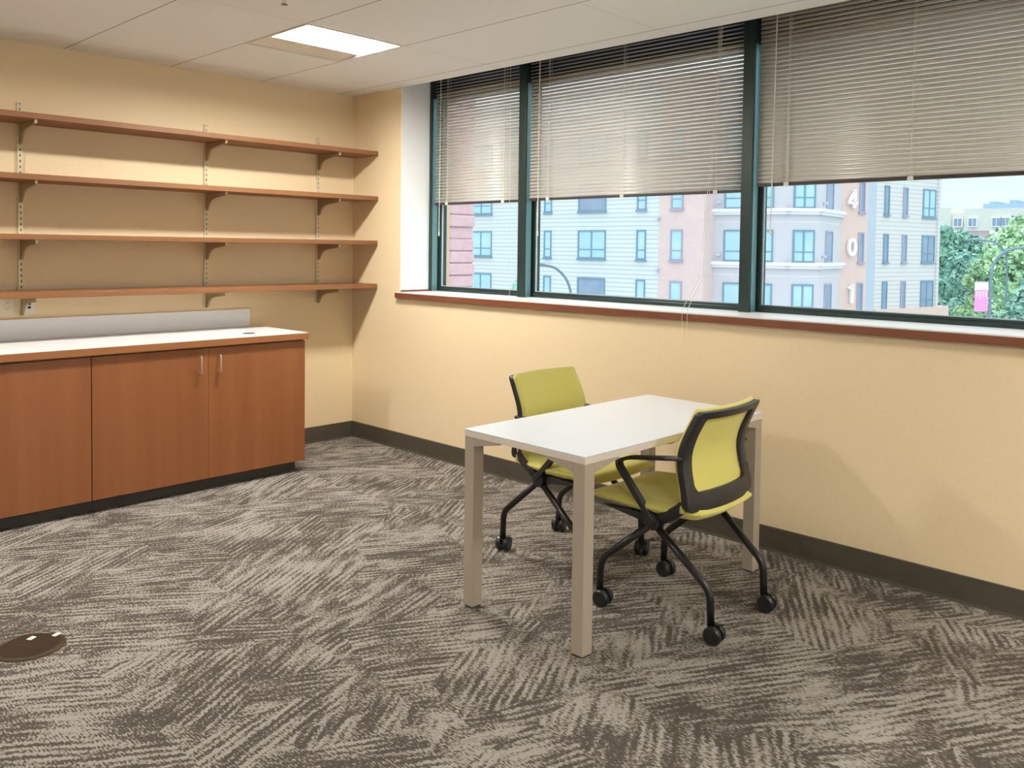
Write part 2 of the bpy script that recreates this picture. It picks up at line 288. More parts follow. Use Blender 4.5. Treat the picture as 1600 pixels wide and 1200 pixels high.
# ------------------------------------------------------------------ mesh helpers
class MB:
    def __init__(s): s.v = []; s.f = []
    def add(s, vs_, fs): n = len(s.v); s.v += [tuple(q) for q in vs_]; s.f += [tuple(i+n for i in f) for f in fs]; return s
    def box(s, x0, x1, y0, y1, z0, z1):
        return s.add([(x0,y0,z0),(x1,y0,z0),(x1,y1,z0),(x0,y1,z0),(x0,y0,z1),(x1,y0,z1),(x1,y1,z1),(x0,y1,z1)],
                     [(0,3,2,1),(4,5,6,7),(0,1,5,4),(1,2,6,5),(2,3,7,6),(3,0,4,7)])
    def obox(s, o, ux, uy, uz):   # oriented box from corner o with edge vectors
        o = Vector(o); ux = Vector(ux); uy = Vector(uy); uz = Vector(uz)
        p = [o, o+ux, o+ux+uy, o+uy]; p += [q+uz for q in p]
        return s.add(p, [(0,3,2,1),(4,5,6,7),(0,1,5,4),(1,2,6,5),(2,3,7,6),(3,0,4,7)])
    def tube(s, pts, r, n=10, flat=None):
        # sweep a circle (or an ellipse given by flat=(a,b,updir)) along pts
        pts = [Vector(p) for p in pts]; rings = []
        for i, p in enumerate(pts):
            d = (pts[min(i+1, len(pts)-1)]-pts[max(i-1, 0)]).normalized()
            if flat: u = Vector(flat[2]); a, b_ = flat[0], flat[1]
            else: u = Vector((0, 0, 1)) if abs(d.z) < 0.9 else Vector((0, 1, 0)); a = b_ = r
            if flat is None and i and True: u = prev_u
            w = d.cross(u).normalized(); u2 = w.cross(d).normalized(); prev_u = u2
            ring = []
            for k_ in range(n):
                t_ = 2*PI*k_/n; cx, sx_ = math.cos(t_), math.sin(t_)
                if flat:   # rounded rectangle
                    e_ = 0.45; cx = math.copysign(abs(cx)**e_, cx); sx_ = math.copysign(abs(sx_)**e_, sx_)
                ring.append(p+w*(cx*b_)+u2*(sx_*a))
            rings.append(ring)
        vv = [q for r_ in rings for q in r_]; ff = []
        for i in range(len(pts)-1):
            for k_ in range(n):
                ff.append((i*n+k_, i*n+(k_+1) % n, (i+1)*n+(k_+1) % n, (i+1)*n+k_))
        ff.append(tuple(range(n-1, -1, -1))); ff.append(tuple((len(pts)-1)*n+k_ for k_ in range(n)))
        return s.add(vv, ff)
    def lathe(s, prof, n=24, o=(0,0,0), axis='z'):
        o = Vector(o); vv = []
        for (r, h) in prof:
            for k_ in range(n):
                t_ = 2*PI*k_/n; a, b_ = r*math.cos(t_), r*math.sin(t_)
                vv.append(o+Vector({'z': (a, b_, h), 'y': (a, h, b_), 'x': (h, a, b_)}[axis]))
        ff = []
        for i in range(len(prof)-1):
            for k_ in range(n): ff.append((i*n+k_, i*n+(k_+1) % n, (i+1)*n+(k_+1) % n, (i+1)*n+k_))
        ff.append(tuple(range(n-1, -1, -1))); ff.append(tuple((len(prof)-1)*n+k_ for k_ in range(n)))
        return s.add(vv, ff)
    def prism(s, poly, plane, t0, t1):
        # poly in (a,b); plane 'xz' -> extruded along y, 'yz' -> along x, 'xy' -> along z
        mk = {'xz': lambda a, b_, t: (a, t, b_), 'yz': lambda a, b_, t: (t, a, b_), 'xy': lambda a, b_, t: (a, b_, t)}[plane]
        n = len(poly); vv = [mk(a, b_, t0) for a, b_ in poly]+[mk(a, b_, t1) for a, b_ in poly]
        ff = [tuple(range(n-1, -1, -1)), tuple(range(n, 2*n))]+[(i, (i+1) % n, n+(i+1) % n, n+i) for i in range(n)]
        return s.add(vv, ff)
    def build(s, name, mat, parent=None, bevel=0, smooth=False, subsurf=0, loc=None, off=None):
        if off is not None: s.v = [(a-off[0], b_-off[1], c_-off[2]) for a, b_, c_ in s.v]
        me = bpy.data.meshes.new(name); me.from_pydata(s.v, [], s.f); me.update()
        bm = bmesh.new(); bm.from_mesh(me); bmesh.ops.recalc_face_normals(bm, faces=bm.faces); bm.to_mesh(me); bm.free()
        me.materials.append(M[mat] if isinstance(mat, str) else mat)
        o = bpy.data.objects.new(name, me); C.objects.link(o)
        if parent: o.parent = parent
        if loc: o.location = loc
        if bevel:
            bv = o.modifiers.new('bevel', 'BEVEL'); bv.width = bevel; bv.segments = 2; bv.limit_method = 'ANGLE'; bv.angle_limit = 0.6
        if subsurf:
            sb = o.modifiers.new('subsurf', 'SUBSURF'); sb.levels = subsurf; sb.render_levels = subsurf
        if smooth:
            for p in me.polygons: p.use_smooth = True
        return o
def tag(o, label=None, cat=None, group=None, kind=None):
    if label: o['label'] = label
    if cat: o['category'] = cat
    if group: o['group'] = group
    if kind: o['kind'] = kind
    return o
def struct(o): o['kind'] = 'structure'; return o
def empty(name, loc=(0, 0, 0), rz=0.0):
    o = bpy.data.objects.new(name, None); C.objects.link(o); o.location = loc; o.rotation_euler = (0, 0, rz); o.empty_display_size = 0.1; return o
def copy_tree(o, parent=None):
    c = o.copy(); C.objects.link(c); c.parent = parent
    for ch in list(o.children): copy_tree(ch, c)
    return c
def smooth_path(pts, r, n=5):
    # round the inner corners of a polyline
    pts = [Vector(p) for p in pts]; out = [pts[0]]
    for i in range(1, len(pts)-1):
        a, b_, c_ = pts[i-1], pts[i], pts[i+1]
        ra = min(r, (a-b_).length*0.45); rc = min(r, (c_-b_).length*0.45)
        p0 = b_+(a-b_).normalized()*ra; p2 = b_+(c_-b_).normalized()*rc
        for k_ in range(n+1):
            t_ = k_/n; out.append(p0*(1-t_)**2+b_*2*t_*(1-t_)+p2*t_**2)
    out.append(pts[-1]); return out

# ------------------------------------------------------------------ room shell
XR, YB = 7.35, -6.3      # far ends of the room behind the viewer
JX, RD = 0.554, 0.25     # window recess starts here / mullion faces sit this deep
SZ = 1.088               # sill height
PT = 2.80                # top of the blind pocket above the ceiling
struct(MB().box(0, XR, YB, 0.0, -0.12, 0).build('floor', 'carpet'))
struct(MB().box(-0.15, 0, YB, 0.55, -0.12, PT).build('wall_left', 'wall'))
wb = MB(); wb.box(0, JX, 0, 0.45, -0.12, PT); wb.box(JX, XR, 0, 0.45, -0.12, SZ-0.042)
struct(wb.build('wall_window_side', 'wall'))
struct(MB().box(XR, XR+0.15, YB, 0.55, -0.12, PT).build('wall_right', 'white_wall'))  # unseen wall, made white to bounce more light to the ceiling
struct(MB().box(-0.15, XR+0.15, YB-0.15, YB, -0.12, PT).build('wall_back', 'white_wall'))  # also out of view and whitened for ceiling bounce
struct(MB().box(JX-0.002, JX+0.004, 0.0005, RD+0.02, SZ, PT).build('trim_1', 'white_wall'))
# ceiling cells, leaving holes for the four fixtures
FIX = [(0.906, -G1-2*T), (0.906, -G1-6*T), (0.906+8*T, -G1-2*T), (0.906+8*T, -G1-6*T)]
cb = MB(); xs = sorted({0.0, XR} | {f[0] for f in FIX} | {f[0]+T for f in FIX}); ys = sorted({0.0, YB} | {f[1] for f in FIX} | {f[1]+T for f in FIX})
for i in range(len(xs)-1):
    for j in range(len(ys)-1):
        if any(abs(xs[i]-fx) < 1e-6 and abs(ys[j]-fy) < 1e-6 for fx, fy in FIX): continue
        cb.box(xs[i], xs[i+1], ys[j], ys[j+1], H, H+0.02)
struct(cb.build('ceiling', 'ceiling'))
struct(MB().box(-0.15, XR+0.15, YB-0.15, 0.6, PT, PT+0.1).build('ceiling_slab', 'white_wall'))
# rubber base with a small coved toe
bl = MB().prism([(0, 0), (0.014, 0), (0.010, 0.012), (0.008, 0.111), (0, 0.113)], 'xz', YB, 0.0); struct(bl.build('baseboard_left', 'rubber'))
bw = MB().prism([(0, 0), (-0.014, 0), (-0.010, 0.012), (-0.008, 0.111), (0, 0.113)], 'yz', 0.008, XR); struct(bw.build('baseboard_window_side', 'rubber'))
# sill
sl = empty('window_sill', (0.0, 0, 0)); struct(sl)
MB().box(JX-0.02, XR, -0.026, RD+0.12, SZ-0.006, SZ).build('sill_top', 'laminate', sl)
MB().box(JX-0.024, XR, -0.03, 0.10, SZ-0.042, SZ-0.006).build('sill_edge', 'wood_x', sl, bevel=0.002)
MB().box(JX+0.004, JX+0.012, 0.0, RD, SZ, SZ+0.012).build('corner_bead', 'wood_x', sl)

# ------------------------------------------------------------------ windows
MULL = [0.549, 1.426, 2.991, 4.556, 6.121]; MW = 0.060; FD = 0.40
def window(i, xa, xb, first=False):
    w = empty('window_%d' % i, (xa, RD, SZ)); struct(w)
    def bld(mb, name, mat, bevel=0.002): return mb.build(name, mat, w, bevel=bevel, off=(xa, RD, SZ))
    bld(MB().box(xa-MW+(0 if not first else MW), xa if not first else xa+0.03, RD, FD, SZ, PT), 'mullion', 'frame')
    yg = 0.345
    if not first: bld(MB().box(xa, xa+0.003, RD+0.012, RD+0.060, SZ+0.002, 2.44), 'sky_sheen_strip', 'teal', 0)  # added thin strip, coloured as the skylit side of the mullion
    else: bld(MB().box(xa+0.0300, xa+0.0330, RD+0.012, RD+0.060, SZ+0.002, 2.44), 'sky_sheen_strip', 'teal', 0)
    bld(MB().box(xa, xb, RD+0.07, FD, SZ, SZ+0.022), 'bottom_rail', 'frame')
    bld(MB().box(xa, xb, RD+0.085, FD, 2.440, 2.505), 'transom', 'frame')
    s = MB(); x0 = xa+(0.03 if first else 0.0)
    s.box(x0, x0+0.022, yg-0.02, yg+0.03, SZ+0.022, 2.44); s.box(xb-0.012, xb, yg-0.02, yg+0.03, SZ+0.022, 2.44)
    s.box(x0+0.022, xb-0.012, yg-0.02, yg+0.03, SZ+0.022, SZ+0.034)
    bld(s, 'sash', 'frame', 0.0015)
    b_ = MB(); b_.box(x0+0.0225, x0+0.0285, yg-0.012, yg-0.002, SZ+0.0345, 2.44); b_.box(x0+0.029, xb-0.0125, yg-0.012, yg-0.002, SZ+0.0345, SZ+0.038)
    bld(b_, 'glazing_bead', 'bead', 0)
    bld(MB().box(x0+0.0225, xb-0.0125, yg, yg+0.006, SZ+0.0345, 2.4395), 'pane', 'glass', 0)
    bld(MB().box(x0, xb, yg+0.02, yg+0.03, 2.506, PT), 'spandrel_panel', 'spandrel', 0)
window(1, MULL[0], MULL[1], True)
window(2, MULL[1]+MW, MULL[2]); window(3, MULL[2]+MW, MULL[3]); window(4, MULL[3]+MW, MULL[4])
struct(MB().box(MULL[4], XR, RD, FD, SZ, PT).build('wall_window_end', 'wall'))

# ------------------------------------------------------------------ blinds
def blind(xa, xb, zb, top_open, theta, ladders, wand, label, cords=None):
    w = empty('venetian_blind', ((xa+xb)/2, 0.285, zb)); tag(w, label, 'blind', 'aluminium blinds in the window strip')
    def bld(mb, name, mat, **k_): return mb.build(name, mat, w, off=((xa+xb)/2, 0.285, zb), **k_)
    yc = 0.285; p = 0.0213; wd = 0.0255
    n = int((2.70-zb-0.02)/p); s = MB()
    for i in range(n):
        z = zb+0.02+i*p
        th = math.radians(theta if z < 2.47 else top_open)
        pts = []
        for j in range(6):
            t_ = j/5-0.5; a = t_*wd; bow = (0.25-t_*t_)*0.0190
            # room edge (a>0) hangs low; crown faces up and into the room
            yy = yc-a*math.cos(th)-bow*math.sin(th); zz = z-a*math.sin(th)+bow*math.cos(th); pts.append((yy, zz))
        vv = [(xa, y_, z_) for y_, z_ in pts]+[(xb, y_, z_) for y_, z_ in pts]
        s.add(vv, [(j, j+1, 7+j, 6+j) for j in range(5)])
    sl_ = bld(s, 'slats', 'slat', smooth=True); so = sl_.modifiers.new('thickness', 'SOLIDIFY'); so.thickness = 0.0006
    bld(MB().box(xa, xb, yc-0.012, yc+0.012, zb-0.008, zb+0.008), 'bottom_rail', 'bronze', bevel=0.003)
    bld(MB().box(xa-0.004, xb+0.004, yc-0.02, yc+0.02, 2.71, 2.745), 'head_rail', 'slat', bevel=0.003)
    for lx in ladders:
        l = MB(); l.tube([(lx, yc-0.0135, zb+0.01), (lx, yc-0.0135, 2.71)], 0.0014, 6); l.tube([(lx, yc+0.0135, zb+0.01), (lx, yc+0.0135, 2.71)], 0.0011, 6)
        l.tube([(lx+0.009, yc-0.0145, zb+0.01), (lx+0.009, yc-0.0145, 2.71)], 0.0007, 6)
        bld(l, 'ladder_cord', 'cord')
        bld(MB().box(lx-0.013, lx+0.013, yc-0.019, yc-0.0125, zb-0.009, zb+0.009), 'rail_clip', 'cord', bevel=0.002)
    if wand:
        wd_ = MB(); wd_.tube([(wand[0], yc-0.034, 2.70), (wand[1], yc-0.034, 1.51)], 0.0026, 8); wd_.lathe([(0.003, 0), (0.0045, 0.01), (0.0045, 0.03), (0.003, 0.035)], 8, (wand[1], yc-0.034, 1.475))
        bld(wd_, 'tilt_wand', 'cord')
    if cords:
        cc = MB()
        for path in cords: cc.tube(path, 0.0012, 6)
        bld(cc, 'lift_cord', 'cord')
    return w
blind(0.592, 1.408, 1.702, 30, 53, [0.721, 1.270], (0.673, 0.665), 'narrow lowered beige slatted blind nearest the shelves, its cord reaching the sill',
      [[(1.345, 0.25, 2.7), (1.352, 0.25, 1.7), (1.376, 0.235, 1.12), (1.378, 0.23, 1.096)], [(1.378, 0.23, 1.095), (1.345, 0.20, 1.092), (1.32, 0.21, 1.092)]])
blind(1.500, 2.978, 1.706, 30, 55, [1.66, 2.228, 2.833], (1.599, 1.597), 'wide lowered beige blind in the middle window with warm lamp glare',
      [[(2.87, 0.25, 2.7), (2.80, 0.248, 1.7), (2.812, 0.16, 1.25), (2.84, -0.036, 1.10), (2.845, -0.036, 0.94)], [(2.88, 0.25, 2.7), (2.812, 0.248, 1.7), (2.83, 0.16, 1.25), (2.87, -0.036, 1.10), (2.873, -0.036, 0.95)]])
blind(3.068, 4.540, 1.730, 60, 66, [3.226, 3.81, 4.39], (3.169, 3.158), 'lowered beige blind nearest the camera at the right edge, slats almost shut')
blind(4.632, 6.10, 1.725, 60, 66, [4.8, 5.37, 5.95], (4.73, 4.72), 'beige blind beyond the right edge of the view')

# ------------------------------------------------------------------ ceiling fixtures
def troffer():
    r = empty('ceiling_light', (T/2, T/2, H)); h = T/2
    f = MB()
    for x0, x1, y0, y1 in ((-h, h, -h, -h+0.018), (-h, h, h-0.018, h), (-h, -h+0.018, -h+0.018, h-0.018), (h-0.018, h, -h+0.018, h-0.018)): f.box(x0, x1, y0, y1, -0.003, 0.003)
    f.build('trim_frame', 'tbar', r)
    # white sloping reflectors and end plates
    i = h-0.018; g = MB()
    g.prism([(-i, 0.002), (-0.085, 0.006), (-0.085, 0.014), (-i, 0.010)], 'xz', -i, i)            # flat side panel
    g.prism([(0.125, 0.052), (i, 0.003), (i, 0.009), (0.125, 0.058)], 'xz', -i, i)                # sloping side panel
    g.box(-0.089, -0.085, -i, i, 0.0145, 0.052)
    g.box(-0.084, i, -i, -i+0.004, 0.003, 0.056); g.box(-0.084, i, i-0.004, i, 0.003, 0.056); g.box(-h, h, -h, h, 0.060, 0.064)
    g.build('reflector', 'troffer', r)
    l = MB(); n = 9; pr_ = [(-0.083+0.206*k_/n, 0.036-0.014*math.sin(PI*k_/n)) for k_ in range(n+1)]
    l.prism(pr_+[(0.123, 0.050), (-0.083, 0.050)], 'xz', -i+0.03, i-0.03); l.build('lens', 'lens', r)
    return r
tf = troffer()
flabels = ['square recessed ceiling light, lit, in front of the shelf corner', 'square recessed ceiling light over the room behind the cabinet end', 'square recessed ceiling light near the window outside the view', 'square recessed ceiling light behind the camera']
for i, (fx, fy) in enumerate(FIX):
    o = tf if i == 0 else copy_tree(tf)
    o.location = (fx+T/2, fy+T/2, H); tag(o, flabels[i], 'ceiling light', 'recessed square ceiling lights')
# sprinkler
sp = empty('fire_sprinkler', (1.859, -1.69, H)); tag(sp, 'small brass sprinkler head hanging from the ceiling at the top edge', 'sprinkler')
MB().lathe([(0.03, 0), (0.03, -0.004), (0.012, -0.008)], 20).build('escutcheon', 'tbar', sp)
b_ = MB().lathe([(0.007, -0.004), (0.007, -0.02), (0.004, -0.022)], 12); b_.tube([(0.006, 0, -0.02), (0.012, 0, -0.03), (0.002, 0, -0.042)], 0.0016, 6); b_.tube([(-0.006, 0, -0.02), (-0.012, 0, -0.03), (-0.002, 0, -0.042)], 0.0016, 6)
b_.build('yoke', 'brass', sp)
MB().lathe([(0.004, -0.041), (0.015, -0.043), (0.015, -0.0445), (0.003, -0.046)], 16).build('deflector', 'brass', sp)

# ------------------------------------------------------------------ shelving on the left wall
SHZ = [2.068, 1.752, 1.440, 1.134]; SD = 0.305
names = ['topmost', 'second', 'third', 'lowest']
def shelf(z, k_):
    o = MB().box(0.0155, SD, -3.95, -0.008, z-0.030, z).build('wall_shelf', 'wood_s', bevel=0.0025)
    tag(o, ['topmost long cherry-wood shelf board on the left wall', 'second cherry-wood shelf board from the top on the left wall', 'third cherry-wood shelf board from the top on the left wall',
            'lowest cherry-wood shelf board, just above the outlets and the counter'][k_], 'shelf', 'wood boards of the wall shelving')
for k_, z in enumerate(SHZ): shelf(z, k_)
UPY = [-0.307, -1.135, -2.198, -3.2]
upl = ['nearest the room corner', 'in the middle of the shelving', 'above the two outlets', 'beyond the left edge of view']
def standard():
    r = empty('shelf_standard', (0, 0, 1.0))
    b_ = MB(); b_.box(0.0, 0.003, -0.0125, 0.0125, 0, 1.155); b_.box(0.003, 0.015, -0.0125, -0.0095, 0, 1.155); b_.box(0.003, 0.015, 0.0095, 0.0125, 0, 1.155)
    b_.box(0.012, 0.015, -0.0095, -0.003, 0, 1.155); b_.box(0.012, 0.015, 0.003, 0.0095, 0, 1.155)
    for i in range(37): b_.box(0.012, 0.015, -0.003, 0.003, 0.002+i*0.0312, 0.002+i*0.0312+0.018)
    b_.build('channel', 'upright', r)
    MB().box(0.003, 0.004, -0.0095, 0.0095, 0.001, 1.154).build('slot_strip', 'slot', r)
    return r
st0 = standard()
for i, y in enumerate(UPY):
    o = st0 if i == 0 else copy_tree(st0)
    o.location = (0.0, y, 1.0); tag(o, 'slotted beige metal wall upright '+upl[i], 'shelf upright', 'slotted uprights carrying the shelves')
def bracket():
    r = empty('shelf_bracket', (0, 0, 0))
    # profile in xz: flat top, concave underside running out to a thin tip
    top = [(0.0155, 0.0), (0.272, 0.0)]; tip = [(0.272, -0.020)]
    cur = [(0.20, -0.0275), (0.145, -0.034), (0.105, -0.041), (0.078, -0.051), (0.058, -0.066), (0.046, -0.084), (0.036, -0.100), (0.024, -0.108), (0.0155, -0.110)]
    MB().prism(top+tip+cur, 'xz', -0.0065, 0.0065).build('bracket_arm', 'bracket', r, bevel=0.0015)
    MB().box(0.2725, 0.278, -0.0065, 0.0065, -0.018, 0.0).build('bracket_tip', 'upright', r, bevel=0.001)
    return r
br0 = bracket(); first = True
for k_, z in enumerate(SHZ):
    for i, y in enumerate(UPY):
        o = br0 if first else copy_tree(br0); first = False
        o.location = (0, y, z-0.0305)
        tag(o, 'curved bracket under the %s shelf, upright %s' % (names[k_], upl[i]), 'shelf bracket', 'curved metal shelf brackets')

# outlets
def plate(name, label, y0, y1, z0, z1, mat):
    r = empty(name, (0, (y0+y1)/2, z0)); tag(r, label, 'wall outlet')
    cy, hz = 0, (z1-z0)
    MB().box(0, 0.006, (y0-y1)/2, (y1-y0)/2, 0, hz).build('cover_plate', mat, r, bevel=0.002)
    return r, hz
r, hz = plate('power_outlet', 'ivory double power outlet under the lowest shelf at the left edge', -2.302, -2.228, 1.003, 1.103, 'plate')
for dz in (0.068, 0.032):
    MB().lathe([(0.016, 0.006), (0.016, 0.008), (0.015, 0.0085)], 20, (0, 0, dz), 'x').build('receptacle', 'plate', r)
    q = MB(); q.box(0.0086, 0.009, -0.008, -0.006, dz+0.001, dz+0.009); q.box(0.0086, 0.009, 0.006, 0.008, dz+0.001, dz+0.009); q.lathe([(0.0025, 0.0086), (0.0025, 0.009)], 8, (0, 0, dz-0.007), 'x')
    q.build('socket_slots', 'slot', r)
r, hz = plate('data_outlet', 'white data outlet with two square black ports beside the bracket foot', -2.188, -2.128, 1.003, 1.088, 'plate_w')
MB().box(0.006, 0.010, -0.018, 0.018, 0.012, 0.073).build('jack_insert', 'plate_w', r, bevel=0.001)
for dz in (0.028, 0.049): MB().box(0.0101, 0.0106, -0.008, 0.008, dz, dz+0.014).build('data_port', 'black', r)

# ------------------------------------------------------------------ cabinets, worktop
CX = 0.620
def cabinet(y0, y1, label, end=False):
    r = empty('base_cabinet', (0.0, (y0+y1)/2, 0)); tag(r, label, 'cabinet', 'cherry base cabinets under the counter')
    def bld(mb, name, mat, par=None, **k2): return mb.build(name, mat, par or r, off=(0, (y0+y1)/2, 0), **k2)
    bld(MB().box(0.016, CX-0.021, y0+0.001, y1-0.001, 0.075, 0.821), 'carcass', 'wood_v')
    bld(MB().box(0.10, 0.565, y0, y1-(0.04 if end else 0), 0.0, 0.0745), 'toe_kick', 'toe')
    ym = (y0+y1)/2
    for s, (a, b2) in enumerate(((y0+0.0025, ym-0.0008), (ym+0.0008, y1-0.0025))):
        d = bld(MB().box(CX-0.020, CX, a, b2, 0.070, 0.812), 'door', 'wood_v', bevel=0.001)
        hy = ym-0.054 if s == 0 else ym+0.060
        hd = MB().tube(smooth_path([(CX, hy, 0.772), (CX+0.030, hy, 0.772), (CX+0.030, hy, 0.671), (CX, hy, 0.671)], 0.012), 0.0042, 10)
        bld(hd, 'handle', 'steel', d, smooth=True)
cabinet(-2.052, -0.792, 'cherry cabinet with two doors and paired bar handles under the counter end', True)
cabinet(-3.312, -2.052, 'cherry cabinet cut by the left edge of the view, one plain door showing')
wt = empty('worktop', (0.32, -2.1, 0.822)); tag(wt, 'long white laminate worktop with cherry edge on the cabinets', 'worktop')
def bldw(mb, name, mat, **k2): return mb.build(name, mat, wt, off=(0.32, -2.1, 0.822), **k2)
bldw(MB().box(0.002, 0.6395, -3.4, -0.7805, 0.8605, 0.8625), 'laminate_top', 'laminate')
ed = MB(); ed.box(0.002, 0.64, -3.4, -0.78, 0.822, 0.8605); bldw(ed, 'wood_edge', 'wood_h', bevel=0.002)
bldw(MB().box(0.0, 0.018, -3.4, -0.835, 0.8626, 0.976), 'backsplash', 'backsplash', bevel=0.001)
g = MB().lathe([(0.036, 0.8626), (0.036, 0.8636), (0.032, 0.8640), (0.030, 0.8634)], 28, (0.46, -1.085, 0)); bldw(g, 'cable_grommet', 'black', smooth=False)
fo = empty('floor_outlet', (1.985, -2.748, 0)); tag(fo, 'round dark brown floor outlet cover with white stickers on carpet', 'floor outlet')
MB().lathe([(0.112, 0.0), (0.108, 0.005), (0.098, 0.007), (0.096, 0.0055)], 48).build('rim', 'outlet_rim', fo, smooth=False)
MB().lathe([(0.0955, 0.001), (0.0955, 0.0062), (0.094, 0.0068)], 48).build('lid', 'outlet_brown', fo)
MB().box(-0.05, 0.012, -0.012, -0.008, 0.0069, 0.0076).build('lid_seam', 'slot', fo).rotation_euler = (0, 0, 0.6)
for x, y, a in ((-0.052, 0.02, 0.5), (-0.022, 0.092, 0.4)): MB().box(-0.009, 0.009, -0.013, 0.013, 0.0069, 0.0085).build('sticker', 'sticker', fo, loc=(x, y, 0)).rotation_euler = (0, 0, a)

# ------------------------------------------------------------------ table
tx0, tx1, ty0, ty1, tz = 2.785, 3.396, -1.452, -0.262, 0.696
tb = empty('meeting_table', ((tx0+tx1)/2, (ty0+ty1)/2, 0)); tag(tb, 'white rectangular table with square taupe metal legs by the window wall', 'table')
tb.rotation_euler = (0, 0, math.radians(-1.2))
hx, hy = (tx1-tx0)/2, (ty1-ty0)/2
MB().box(-hx, hx, -hy, hy, tz-0.004, tz).build('top_surface', 'table_white', tb, bevel=0.0015)
MB().box(-hx, hx, -hy, hy, tz-0.028, tz-0.0042).build('tabletop', 'table_edge', tb, bevel=0.0015)
LW = 0.052
for sx_ in (-1, 1):
    for sy_ in (-1, 1):
        x = sx_*(hx-0.001); y = sy_*(hy-0.001); x2 = x-sx_*LW; y2 = y-sy_*LW
        l = MB(); l.box(min(x, x2), max(x, x2), min(y, y2), max(y, y2), 0.006, tz-0.0285); l.build('leg', 'taupe', tb, bevel=0.002)
        MB().box(min(x, x2)+0.004, max(x, x2)-0.004, min(y, y2)+0.004, max(y, y2)-0.004, 0, 0.006).build('foot', 'black', tb)
        # tapering brackets that run out under the top from every leg
        g = MB(); zt = tz-0.0285
        g.prism([(x2, zt), (x2-sx_*0.135, zt), (x2-sx_*0.135, zt-0.006), (x2, zt-0.034)], 'xz', min(y, y-sy_*0.03), max(y, y-sy_*0.03))
        g.prism([(y2, zt), (y2-sy_*0.135, zt), (y2-sy_*0.135, zt-0.006), (y2, zt-0.034)], 'yz', min(x, x-sx_*0.03), max(x, x-sx_*0.03))
        g.build('corner_bracket', 'taupe', tb, bevel=0.001)
MB().box(-hx+0.06, hx-0.06, -0.02, 0.02, tz-0.055, tz-0.0285).build('cross_rail', 'taupe', tb)

# ------------------------------------------------------------------ chairs (local: +x forward, origin on the floor under the hubs)
def interp(tab, z):
    for (a, b2), (c_, d) in zip(tab, tab[1:]):
        if z <= c_: t_ = (z-a)/(c_-a); t_ = max(0, min(1, t_)); t_ = t_*t_*(3-2*t_) if False else t_; return b2+(d-b2)*t_
    return tab[-1][1]
BX = [(0.43, -0.128), (0.47, -0.134), (0.51, -0.130), (0.55, -0.118), (0.60, -0.106), (0.65, -0.103), (0.70, -0.116), (0.76, -0.144), (0.825, -0.178)]
BW = [(0.43, 0.230), (0.48, 0.233), (0.55, 0.226), (0.65, 0.222), (0.75, 0.220), (0.825, 0.214)]
def smoothtab(tab, z):
    return (interp(tab, z-0.02)+interp(tab, z)+interp(tab, z+0.02))/3
def bpt(z, w, off=0.0, edge=0.0):
    # point on the back surface: w in -1..1 across; bowed away from the sitter at mid width
    hw = smoothtab(BW, z)-edge
    return (smoothtab(BX, z)-0.034*(1-w*w)+off, w*hw, z)
